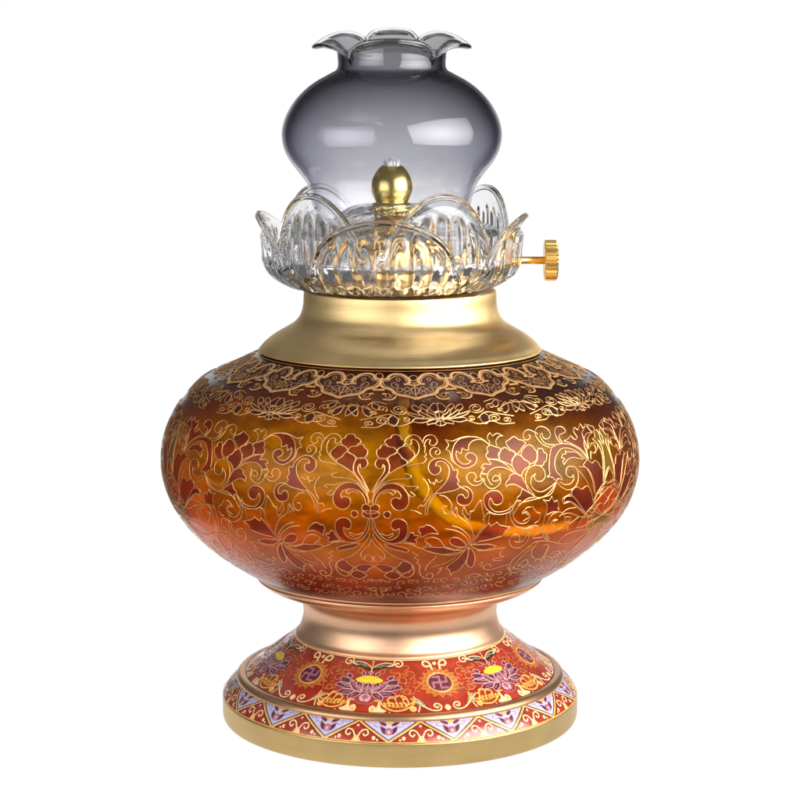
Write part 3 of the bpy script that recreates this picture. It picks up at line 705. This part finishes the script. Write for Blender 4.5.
# zigzag border: eighteen lavender triangles
oz = Orn(SLOPE, .06)
az = SLOPE.hit(388.5, 741)[0]; S0, S1 = SLOPE.s[0], SLOPE.s[-1]; H = S1-S0
def zl(k, u, v): return (az+k*2*PI/18+math.radians(u), S0+v*H)       # u in degrees, v 0 bottom .. 1 top
for k in range(18):
    tri = [(-10, 1.0), (10, 1.0), (0, .03)]
    sub3 = lambda a, b, n_=8: [(a[0]+(b[0]-a[0])*i/n_, a[1]+(b[1]-a[1])*i/n_) for i in range(n_+1)]
    P = sub3((-9.2, 1.), (9.2, 1.))+sub3((9.2, 1.), (0, .08))[1:]+sub3((0, .08), (-9.2, 1.))[1:]
    oz.fill([zl(k, *p) for p in P], iLAV, row=.6, cell=4, off=.08)
    for sg in (1, -1):
        oz.ribbon([zl(k, u*sg, v) for u, v in sub3((10.0, .97), (0, .03))], 1.9, iGOL, h=.35, off=.22)
        oz.ribbon([zl(k, u*sg, v) for u, v in sub3((8.9, .97), (0, .12))], .7, iDAR, h=.1, off=.28)
        oz.ribbon([zl(k, u*sg, v) for u, v in sub3((10.0, .88), (.9, .02))], .6, iDAR, h=.1, off=.30)
        oz.ribbon([zl(k, u*sg, v) for u, v in cr_pts([(2.2, .78), (3.6, .70), (4.8, .78), (4.4, .88), (3.8, .84)], 4)], .55, iMAU, off=.26, h=.1)
        oz.ribbon([zl(k, u*sg, v) for u, v in cr_pts([(4.8, .90), (6.0, .86), (7.2, .92)], 4)], .55, iMAU, off=.26, h=.1)
        for PT in ([(.3, .36), (1.6, .40), (2.5, .56), (2.6, .72), (1.5, .66), (.6, .52), (.3, .36)], [(1.0, .74), (2.2, .80), (3.4, .92), (2.0, .93), (1.0, .86), (1.0, .74)]):
            q_ = [zl(k, u*sg, v) for u, v in cr_pts(PT, 3)]
            oz.fill(q_, iPUR, row=.5, off=.24); oz.ribbon(q_, .5, iMAU, off=.27, h=.1)
        # gold scroll in the red triangles between
        oz.ribbon([zl(k, 10+u*sg, v) for u, v in cr_pts([(.2, .02), (.5, .25), (1.5, .5), (3.0, .55), (3.6, .38), (2.6, .28), (2.0, .38)], 4)], 1.5, iCRE, off=.24, h=.25)
        oz.fill([zl(k, 10+sg*5.4+.6*math.cos(a), .20+.09*math.sin(a)) for a in np.linspace(0, 2*PI, 9)], iCRE, row=.4, off=.25)
        oz.fill([zl(k, 10+sg*6.5+.35*math.cos(a), .13+.05*math.sin(a)) for a in np.linspace(0, 2*PI, 9)], iCRE, row=.4, off=.25)
    oz.fill([zl(k, 1.25*math.cos(a), .50+.17*math.sin(a)) for a in np.linspace(0, 2*PI, 13)], iMAU, row=.5, off=.28)
    oz.fill([zl(k, .6*math.cos(a), .46+.09*math.sin(a)) for a in np.linspace(0, 2*PI, 13)], iPIN, row=.4, off=.30)
    oz.fill([zl(k, 10+.5*math.cos(a), .74+.07*math.sin(a)) for a in np.linspace(0, 2*PI, 9)], iPIN, row=.4, off=.25)
    oz.fill([zl(k, 10+u, v) for u, v in [(-1.6, .02), (1.6, .02), (.5, .3), (-.5, .3)]], iGOL, row=.5, off=.23)
    oz.fill([zl(k, u, v) for u, v in [(-1.2, .99), (1.2, .99), (.6, .82), (-.6, .82)]], iGOL, row=.5, off=.24)
oz.ribbon([(2*PI*i/180, S0+.5) for i in range(181)], 1.0, iGOL, h=.3, off=.34)
oz.ribbon([(2*PI*i/180, S1-.5) for i in range(181)], 1.0, iDAR, h=.1, off=.34)
# ------------------------------------------------------------------ the lamp
root = bpy.data.objects.new('oil_lamp', None); C.objects.link(root)
tag(root, 'ornate oil lamp with amber glass reservoir, painted enamel foot and glass chimney', 'oil lamp')

def merged(name, surfVF, orn, mats, parent):
    a = Acc(); a.add(surfVF[0], surfVF[1], 0)
    o = len(a.V); a.V += orn.a.V; a.F += [tuple(i+o for i in f) for f in orn.a.F]; a.M += orn.a.M
    return link(name, a.V, a.F, mats, a.M, parent, nrec=len(surfVF[1]))

# foot
foot = link('brass_foot', *lathe([(0, 1.5), (150, 1.5), (172, 0.3), (176.5, .2)]+catmull_prof([(178.6, 1.2), (180.0, 3.6), (180.4, 8), (180.4, 19)], 4)+catmull_prof([(180.4, 21), (180.2, 23.6), (179.2, 25.0), (176, 24.6)], 4)+[(100, 24)]), FOOTB, None, root)
merged('enamel_border', lathe([(140, 40.0)]+slope_prof+[(178, 23)]), oz, MC, root)
link('copper_bead', *lathe(catmull_prof([(156.5, 44.5), (157.6, 47.4), (160.5, 48.0), (163.6, 46.8), (165.9, 44.0), (165.6, 41.4), (162, 40.5)], 6)), BEADC, None, root)
merged('enamel_panel', lathe([(98, 88)]+cone_prof+[(150, 44)]), oc, MC, root)
link('stem', *lathe(catmull_prof([(106.2, 84.5), (105.6, 87.0), (102.6, 91), (99.8, 98), (98.0, 106), (98.2, 114), (100.5, 122), (106, 129), (115, 133.5)], 8)), STEMB, None, root)
link('flange', *lathe(catmull_prof([(100, 129.5), (120, 134), (135, 139.5), (142.5, 144.0), (145.0, 146.6), (144.0, 148.6), (140.5, 149.0)], 6)+catmull_prof([(141.5, 149.6), (146.5, 150.0), (148.3, 151.6), (147.4, 153.2), (141, 153.4)], 4)), COPPER, None, root)
# amber reservoir: a real wall with an outer and an inner face
outer = BODY.p[::-1]; nn = BODY.n[::-1]
tw = 5.0
inner = [(float(p[0]-n[0]*tw), float(p[1]-n[1]*tw)) for p, n in zip(outer[::3], nn[::3])]
shell = [tuple(p) for p in outer]+inner[::-1]
res = merged('glass_reservoir', lathe(shell, 256, closed=True), ob, MATS_B, root)
res['label'] = 'bulbous amber glass reservoir with gold scrollwork, lotus flowers and a ruyi border'
# collar
link('brass_collar', *lathe([(0.01, 433.5), (84, 434.0), (93, 434.6)]+catmull_prof([(95.0, 434.0), (95.6, 430.0), (96.3, 419.0), (99.4, 409.0), (105.9, 401.5), (114.7, 396.0), (125.6, 389.6), (134.6, 382.6), (139.4, 377.2)], 8)+catmull_prof([(140.4, 376.2), (140.8, 375.2), (139.8, 374.2), (134, 373.4)], 4)+[(110, 372)]), BRASS, None, root)

# wick: cotton cord from the burner down into the reservoir
def tube(path, rad, n=16):
    P = np.array(path, float); T = np.gradient(P, axis=0); T /= np.linalg.norm(T, axis=1)[:, None]
    V, Fc = [], []; up = np.array([0, 1., 0])
    for i, (p, t) in enumerate(zip(P, T)):
        a = np.cross(t, up); a /= np.linalg.norm(a); b = np.cross(t, a); r = rad[i] if hasattr(rad, '__len__') else rad
        for k in range(n): V.append(p+a*r*math.cos(2*PI*k/n)+b*r*math.sin(2*PI*k/n))
    m = len(P)
    for i in range(m-1):
        for k in range(n): k2 = (k+1) % n; Fc.append((i*n+k, i*n+k2, (i+1)*n+k2, (i+1)*n+k))
    Fc.append(tuple(range(n))[::-1]); Fc.append(tuple((m-1)*n+k for k in range(n)))
    return V, Fc
CX = -8
burner = link('burner', *lathe(catmull_prof([(9.5, 556.8), (11.5, 555.8), (15.5, 551), (18.8, 545), (20.3, 538), (20.0, 531), (17.2, 524.5), (15.8, 521.5)], 6)+[(16.0, 520.8), (19.2, 520.0), (19.6, 516.5), (18.2, 514), (18, 502), (15, 500), (15, 470)], 96), POLISH, None, root, loc=(CX*K, 0, 0))
link('burner_base', *lathe([(10, 482)]+catmull_prof([(14, 482), (40, 481.5), (66, 480.5), (71, 477), (72.5, 470), (71, 455), (70, 447)], 5)+[(30, 446)], 128), INNERB, None, burner)
cord = []
for x, y, dp in [(405, 380, 12), (404, 405, 11), (404, 430, 11), (409, 455, 12), (419, 480, 13), (434, 505, 13), (455, 525, 13), (490, 538, 14), (530, 540, 14), (568, 535, 14), (598, 520, 14), (617, 500, 14)]:
    t_, q_ = BODY.hit(x, y); cord.append(tuple(BODY.pos(np.array([t_]), np.array([q_]), -dp)[0][0]))
cord = [(8, 0, 440), (9, 0, 405), (11, -50, 385)]+cord
link('wick_cord', *tube(cr_pts(cord, 8), [7.5-4.5*max(0, i/((len(cord)-1)*8)-.45)/.55+.5*math.sin(i*1.7) for i in range((len(cord)-1)*8+1)]), CORD, None, root)
lin_o = [(float(p[0]-n[0]*24), float(p[1]-n[1]*24)) for p, n in zip(outer[30::3], nn[30::3])]
lin = [(0.01, lin_o[0][1]+2)]+lin_o+[(0.01, lin_o[-1][1]-2)]
link('dimming_core', *lathe(lin, 128), DIMCORE, None, root)  # added dark core, clear of the wall, so the cord shows brighter
a = Acc()
for k in range(130):     # frayed wick end
    ang = random.uniform(0, 2*PI); r = 7.5*math.sqrt(random.random()); h = 559.5+random.uniform(0, 5)*(1-r/12)
    x, y = r*math.cos(ang), r*math.sin(ang); h += 1.5
    V, Fc = tube([(x*.8, y*.8, 553), (x, y, 556.5), (x*1.1+random.uniform(-1.2, 1.2), y*1.1+random.uniform(-1, 1), h)], [1.3, 1.1, .35], 5); a.add(V, Fc)
link('wick', a.V, a.F, COTTON, None, burner)
# adjusting screw
ZK = 463.5
sc_ = Acc(); V, Fc = tube([(40, 0, ZK), (100, 0, ZK), (150, 0, ZK)], 3.7, 24); sc_.add(V, Fc)
knob_screw = link('adjusting_screw', sc_.V, sc_.F, GOLDK, None, root)
V, Fc = [], []; n = 26*4
ring = []
for x, r0 in [(142.6, 0.01), (142.6, 17.8), (143.6, 19.2), (154.4, 19.2), (155.8, 17.6), (155.8, .01)]:
    ring.append([(x, (r0+(0.95 if (k % 4) in (1, 2) else -.2)*(r0 > 18))*math.cos(2*PI*k/n), ZK+(r0+(0.95 if (k % 4) in (1, 2) else -.2)*(r0 > 18))*math.sin(2*PI*k/n)) for k in range(n)])
for rg in ring: V += rg
for i in range(len(ring)-1):
    for k in range(n): k2 = (k+1) % n; Fc.append((i*n+k, (i+1)*n+k, (i+1)*n+k2, i*n+k2))
link('knob', V, Fc, GOLDK, None, knob_screw, smooth=False)

# ---------------------------------------------------------------- chimney
def chim():
    prof = catmull_prof([(70, 503), (73, 512), (76.7, 528.0), (81.0, 540.7), (89.3, 552.5), (98.0, 564.2), (103.4, 576.0), (104.8, 589.6), (101.4, 603.2), (93.8, 616.8), (83.1, 628.5), (72.3, 636.6), (60.6, 643.0), (52.5, 647.6), (50.0, 652.5), (49.6, 658), (50, 662)], 8)
    n = 240; V, Fc = [], []
    rows = []
    for r, z in prof: rows.append([(r, z)]*n)
    m = 16
    for j in range(1, m+1):
        v = j/m; row = []
        for k in range(n):
            th = (2*PI*k/n+PI) % (2*PI)-PI; ad = math.degrees(abs(th))
            if ad < 48: d, A, cu, ro = ad/48, 22, 4, 15
            elif ad < 151: d, A, cu, ro = abs(ad-99.5)/51.5, 26, 20, 23
            else: d, A, cu, ro = (180-ad)/29, 14, 5, 12
            c = max(0, math.cos(PI/2*d))**(1. if ad > 151 else .75)
            ze = 660+20*((1-math.cos(th))/2)**2+A*c-cu*c**3; re = 53.5+ro*c
            rv = 50+(re-50)*v**1.8; zv = 662+(ze-662)*v**(1-.25*c)+c*(12 if 48 <= ad < 151 else 5)*math.sin(PI*v)
            row.append((rv, zv))
        rows.append(row)
    tl = math.radians(.6)
    for row in rows:
        for k, (r, z) in enumerate(row):
            th = 2*PI*k/n; x, y, zz = r*math.sin(th), -r*math.cos(th), z-503
            V.append((x, y*math.cos(tl)-zz*math.sin(tl), 503+y*math.sin(tl)+zz*math.cos(tl)))
    for i in range(len(rows)-1):
        for k in range(n): k2 = (k+1) % n; Fc.append((i*n+k, i*n+k2, (i+1)*n+k2, (i+1)*n+k))
    nf = len(Fc); rim_rows = 5
    mi = [1 if i//n >= len(rows)-1-m+2 else 0 for i in range(nf)]
    # rounded fire-polished lip along the scalloped edge
    top = [np.array(V[(len(rows)-1)*n+k]) for k in range(n)]
    o0 = len(V); q = 10
    for k in range(n):
        t_ = top[(k+1) % n]-top[k-1]; t_ /= np.linalg.norm(t_); u_ = np.array([top[k][0], top[k][1], 0.]); u_ /= np.linalg.norm(u_); u_ -= t_*u_.dot(t_); u_ /= np.linalg.norm(u_); w_ = np.cross(t_, u_)
        for j in range(q): V.append(tuple(top[k]+2.3*(u_*math.cos(2*PI*j/q)+w_*math.sin(2*PI*j/q))))
    lipF = [(o0+k*q+j, o0+((k+1) % n)*q+j, o0+((k+1) % n)*q+(j+1) % q, o0+k*q+(j+1) % q) for k in range(n) for j in range(q)]
    lipV = V[o0:]; V = V[:o0]
    o = link('glass_chimney', V, Fc, [BACKTINT_THIN, BACKTINT], mi, root, loc=(CX*K, 0, 0))
    link('lip', lipV, [tuple(i-o0 for i in f) for f in lipF], CLEAR, None, o)
    md = o.modifiers.new('wall', 'SOLIDIFY'); md.thickness = 3.0*K; md.offset = -1; md.use_even_offset = True
    o['label'] = 'globe-shaped glass chimney, grey studio put into its tint, with scalloped fluted rim'
chim()

# ---------------------------------------------------------------- lotus cup
cup_out = catmull_prof([(84, 434.9), (92, 436.5), (103, 441.5), (113.5, 450.5), (118.5, 459), (120.4, 464), (120.6, 468)], 6)
def cup_r(z): 
    P = np.array(cup_out); return float(np.interp(z, P[:, 1], P[:, 0]))
n = 360; V, Fc = [], []
rows = []
for r, z in cup_out: rows.append((r-2.5, z, 1))
inn = catmull_prof([(119.8, 468), (116, 464), (110, 459), (103, 454), (92, 446), (75, 442.5), (58, 442)], 4)
for r, z in inn: rows.append((r, z, 0))
rows += [(58, 438, 0), (70, 435.2, 0)]
for r, z, rib in rows:
    for k in range(n):
        a = 2*PI*k/n; rr = r
        V.append((rr*math.sin(a), -rr*math.cos(a), z))
m = len(rows)
for i in range(m):
    j = (i+1) % m
    for k in range(n): k2 = (k+1) % n; Fc.append((i*n+k, i*n+k2, j*n+k2, j*n+k))
cup = link('glass_cup', V, Fc, CLEAR, None, root, loc=(CX*K, 0, 0))
cup['label'] = 'clear pressed glass cup of ribbed lotus petals'
def petal_mesh(thc, hw, ztop, flare, rbase, curl, nrib=9, pointed=.8):
    """one thick glass petal: ribbed outer face with a raised smooth rim, smooth inner face"""
    nu, nv = 72, 34; V, Fc = [], []
    z0 = 438.
    def pt(u, v, side):
        e = (1-abs(u)**2.1)**pointed if abs(u) < 1 else 0
        zt = z0+18+(ztop-z0-18)*e
        z = z0+(zt-z0)*v
        base = cup_r(min(z, 468))+1.5*max(0, min(z, 490)-470)/20+rbase*min(1, (z-z0)/12)
        lean = max(0, z-478)
        r = base+flare*lean*.01*lean*.35+curl*max(0, v-.86)**2*120*max(0, e-.3)
        edge = min(1, min((1-abs(u))*7, (1-v)*8*(.4+e)))
        rib = .5+.5*math.cos(u*PI*nrib)
        top = max(0., min(1., (.84-v)*9))           # flutes stop below a clear lens-like tip
        if side: r += 1.1*(1-edge)+edge*(-.5+rib*4.6*top*edge)
        else: r -= 6.8-1.5*(1-edge)
        th = thc+hw*u*(.86+.14*math.sin(PI*min(1, v+.15)))
        return (r*math.sin(th), -r*math.cos(th), z)
    for side in (1, 0):
        for j in range(nv+1):
            for i in range(nu+1): V.append(pt(-.999+1.998*i/nu, j/nv, side))
    N = (nu+1)*(nv+1); idx = lambda s, i, j: s*N+j*(nu+1)+i
    for j in range(nv):
        for i in range(nu):
            Fc.append((idx(0, i, j), idx(0, i+1, j), idx(0, i+1, j+1), idx(0, i, j+1)))
            Fc.append((idx(1, i, j), idx(1, i, j+1), idx(1, i+1, j+1), idx(1, i+1, j)))
    for i in range(nu):
        Fc.append((idx(0, i, 0), idx(1, i, 0), idx(1, i+1, 0), idx(0, i+1, 0)))
        Fc.append((idx(0, i, nv), idx(0, i+1, nv), idx(1, i+1, nv), idx(1, i, nv)))
    for j in range(nv):
        Fc.append((idx(0, 0, j), idx(0, 0, j+1), idx(1, 0, j+1), idx(1, 0, j)))
        Fc.append((idx(0, nu, j), idx(1, nu, j), idx(1, nu, j+1), idx(0, nu, j+1)))
    # rounded, raised edge of the pressed petal
    E_ = [.5*(np.array(pt(-.999+1.998*i/96, 1., 1))+np.array(pt(-.999+1.998*i/96, 1., 0))) for i in range(97)]
    E_ = [e_ for i, e_ in enumerate(E_) if i == 0 or np.linalg.norm(e_-E_[i-1]) > .05]
    Vt, Ft = tube(E_, 3.1, 12); o_ = len(V); V += [tuple(v) for v in Vt]; Fc += [tuple(i+o_ for i in f) for f in Ft]
    return V, Fc
seat = catmull_prof([(20.5, 518.5), (30, 519), (42, 516), (54, 509), (66, 502), (80, 502), (98, 498), (106, 494), (104, 489), (90, 491), (70, 494), (54, 500), (42, 508), (30, 511), (20.5, 511)], 4)
link('chimney_seat', *lathe(seat, 160, closed=True), CLEARW, None, cup)
R = math.radians
for thc in (-4, -94, 81, 176):            # low outer petals
    link('petal', *petal_mesh(R(thc), R(39), 509, .9, 4.0, 3.0, pointed=.56), CLEAR, None, cup)
for thc in (-42, 25, 124, -138):           # taller inner petals
    link('petal', *petal_mesh(R(thc), R(39), 532, .0, -4.5, 0, pointed=.9), CLEAR, None, cup)

# ------------------------------------------------------------------ setting: white sweep, its brightness given by emission
m = bpy.data.materials.new('self_glowing_white'); m.use_nodes = True; nt = m.node_tree; nt.nodes.clear()
o_ = node(nt, 'ShaderNodeOutputMaterial'); em = node(nt, 'ShaderNodeEmission'); em.inputs['Color'].default_value = (1, 1, 1, 1); em.inputs['Strength'].default_value = 1.0  # white put in as emission: takes no shadow and also lights the lamp
nt.links.new(em.outputs[0], o_.inputs['Surface'])
yz = [(-330, 0), (0, 0), (700, 0), (1500, 0)]+[(1500+250*math.sin(PI/2*i/12), 250-250*math.cos(PI/2*i/12)) for i in range(1, 13)]+[(1750, 500), (1750, 930)]
V = [(x*(358+.22*(y+330)), y, z) for y, z in yz for x in (-1, 1)]
Fc = [(2*i, 2*i+1, 2*i+3, 2*i+2) for i in range(len(yz)-1)]
bd = link('white_backdrop', V, Fc, m); tag(bd, kind='structure')
bd['label'] = 'seamless pure white glowing surface and background'

# ------------------------------------------------------------------ lamps of the studio
def area(name, loc, target, sx, sy, power, col=(1, 1, 1)):
    l = bpy.data.lights.new(name, 'AREA'); l.shape = 'RECTANGLE'; l.size = sx*K; l.size_y = sy*K; l.energy = power; l.color = col
    # a softbox is brightest in the middle of its cloth
    l.use_nodes = True; nt = l.node_tree; e = nt.nodes['Emission']
    g = nt.nodes.new('ShaderNodeNewGeometry'); d = nt.nodes.new('ShaderNodeVectorMath'); d.operation = 'DISTANCE'; d.inputs[1].default_value = (.5, .5, 0)
    nt.links.new(g.outputs['Parametric'], d.inputs[0])
    mr = nt.nodes.new('ShaderNodeMapRange'); mr.inputs['From Max'].default_value = .7; mr.inputs['To Min'].default_value = 1.7; mr.inputs['To Max'].default_value = .35
    nt.links.new(d.outputs['Value'], mr.inputs['Value']); nt.links.new(mr.outputs['Result'], e.inputs['Strength'])
    o = bpy.data.objects.new(name, l); C.objects.link(o); o.location = [c*K for c in loc]
    o.rotation_euler = (Vector([c*K for c in target])-Vector([c*K for c in loc])).to_track_quat('-Z', 'Y').to_euler()
    return o
area('softbox', (1000, -700, 790), (0, 0, 520), 1800, 1230, 8.3, (1, .985, .97))
area('softbox', (-860, -860, 560), (0, 0, 420), 1250, 850, 1.3, (.97, .98, 1))

w = bpy.data.worlds.new('World'); bpy.context.scene.world = w; w.use_nodes = True
nt = w.node_tree; bg = nt.nodes['Background']; bg.inputs[0].default_value = (1, .98, .95, 1)
# a dim studio with a pale ceiling
tc = nt.nodes.new('ShaderNodeTexCoord'); sx = nt.nodes.new('ShaderNodeSeparateXYZ'); nt.links.new(tc.outputs['Generated'], sx.inputs[0])
mr = nt.nodes.new('ShaderNodeMapRange'); mr.interpolation_type = 'SMOOTHSTEP'; mr.inputs['From Min'].default_value = .25; mr.inputs['From Max'].default_value = .95
mr.inputs['To Min'].default_value = .13; mr.inputs['To Max'].default_value = .33
nt.links.new(sx.outputs['Z'], mr.inputs['Value']); nt.links.new(mr.outputs['Result'], bg.inputs['Strength'])

cd = bpy.data.cameras.new('camera'); cam = bpy.data.objects.new('camera', cd); C.objects.link(cam)
cam.location = [float(c)*K for c in CAM]; cam.rotation_euler = (PI/2-TILT, 0, 0)
cd.sensor_width = 36; cd.lens = F/800*36; cd.clip_start = .01; cd.clip_end = 50
sc = bpy.context.scene; sc.camera = cam
sc.view_settings.view_transform = 'Standard'; sc.view_settings.look = 'None'; sc.view_settings.exposure = 0
sc.cycles.max_bounces = 24; sc.cycles.transmission_bounces = 24; sc.cycles.glossy_bounces = 8; sc.cycles.transparent_max_bounces = 32; sc.cycles.diffuse_bounces = 3
sc.cycles.use_denoising = True; sc.cycles.sample_clamp_indirect = 6; sc.cycles.caustics_refractive = True; sc.cycles.blur_glossy = .3
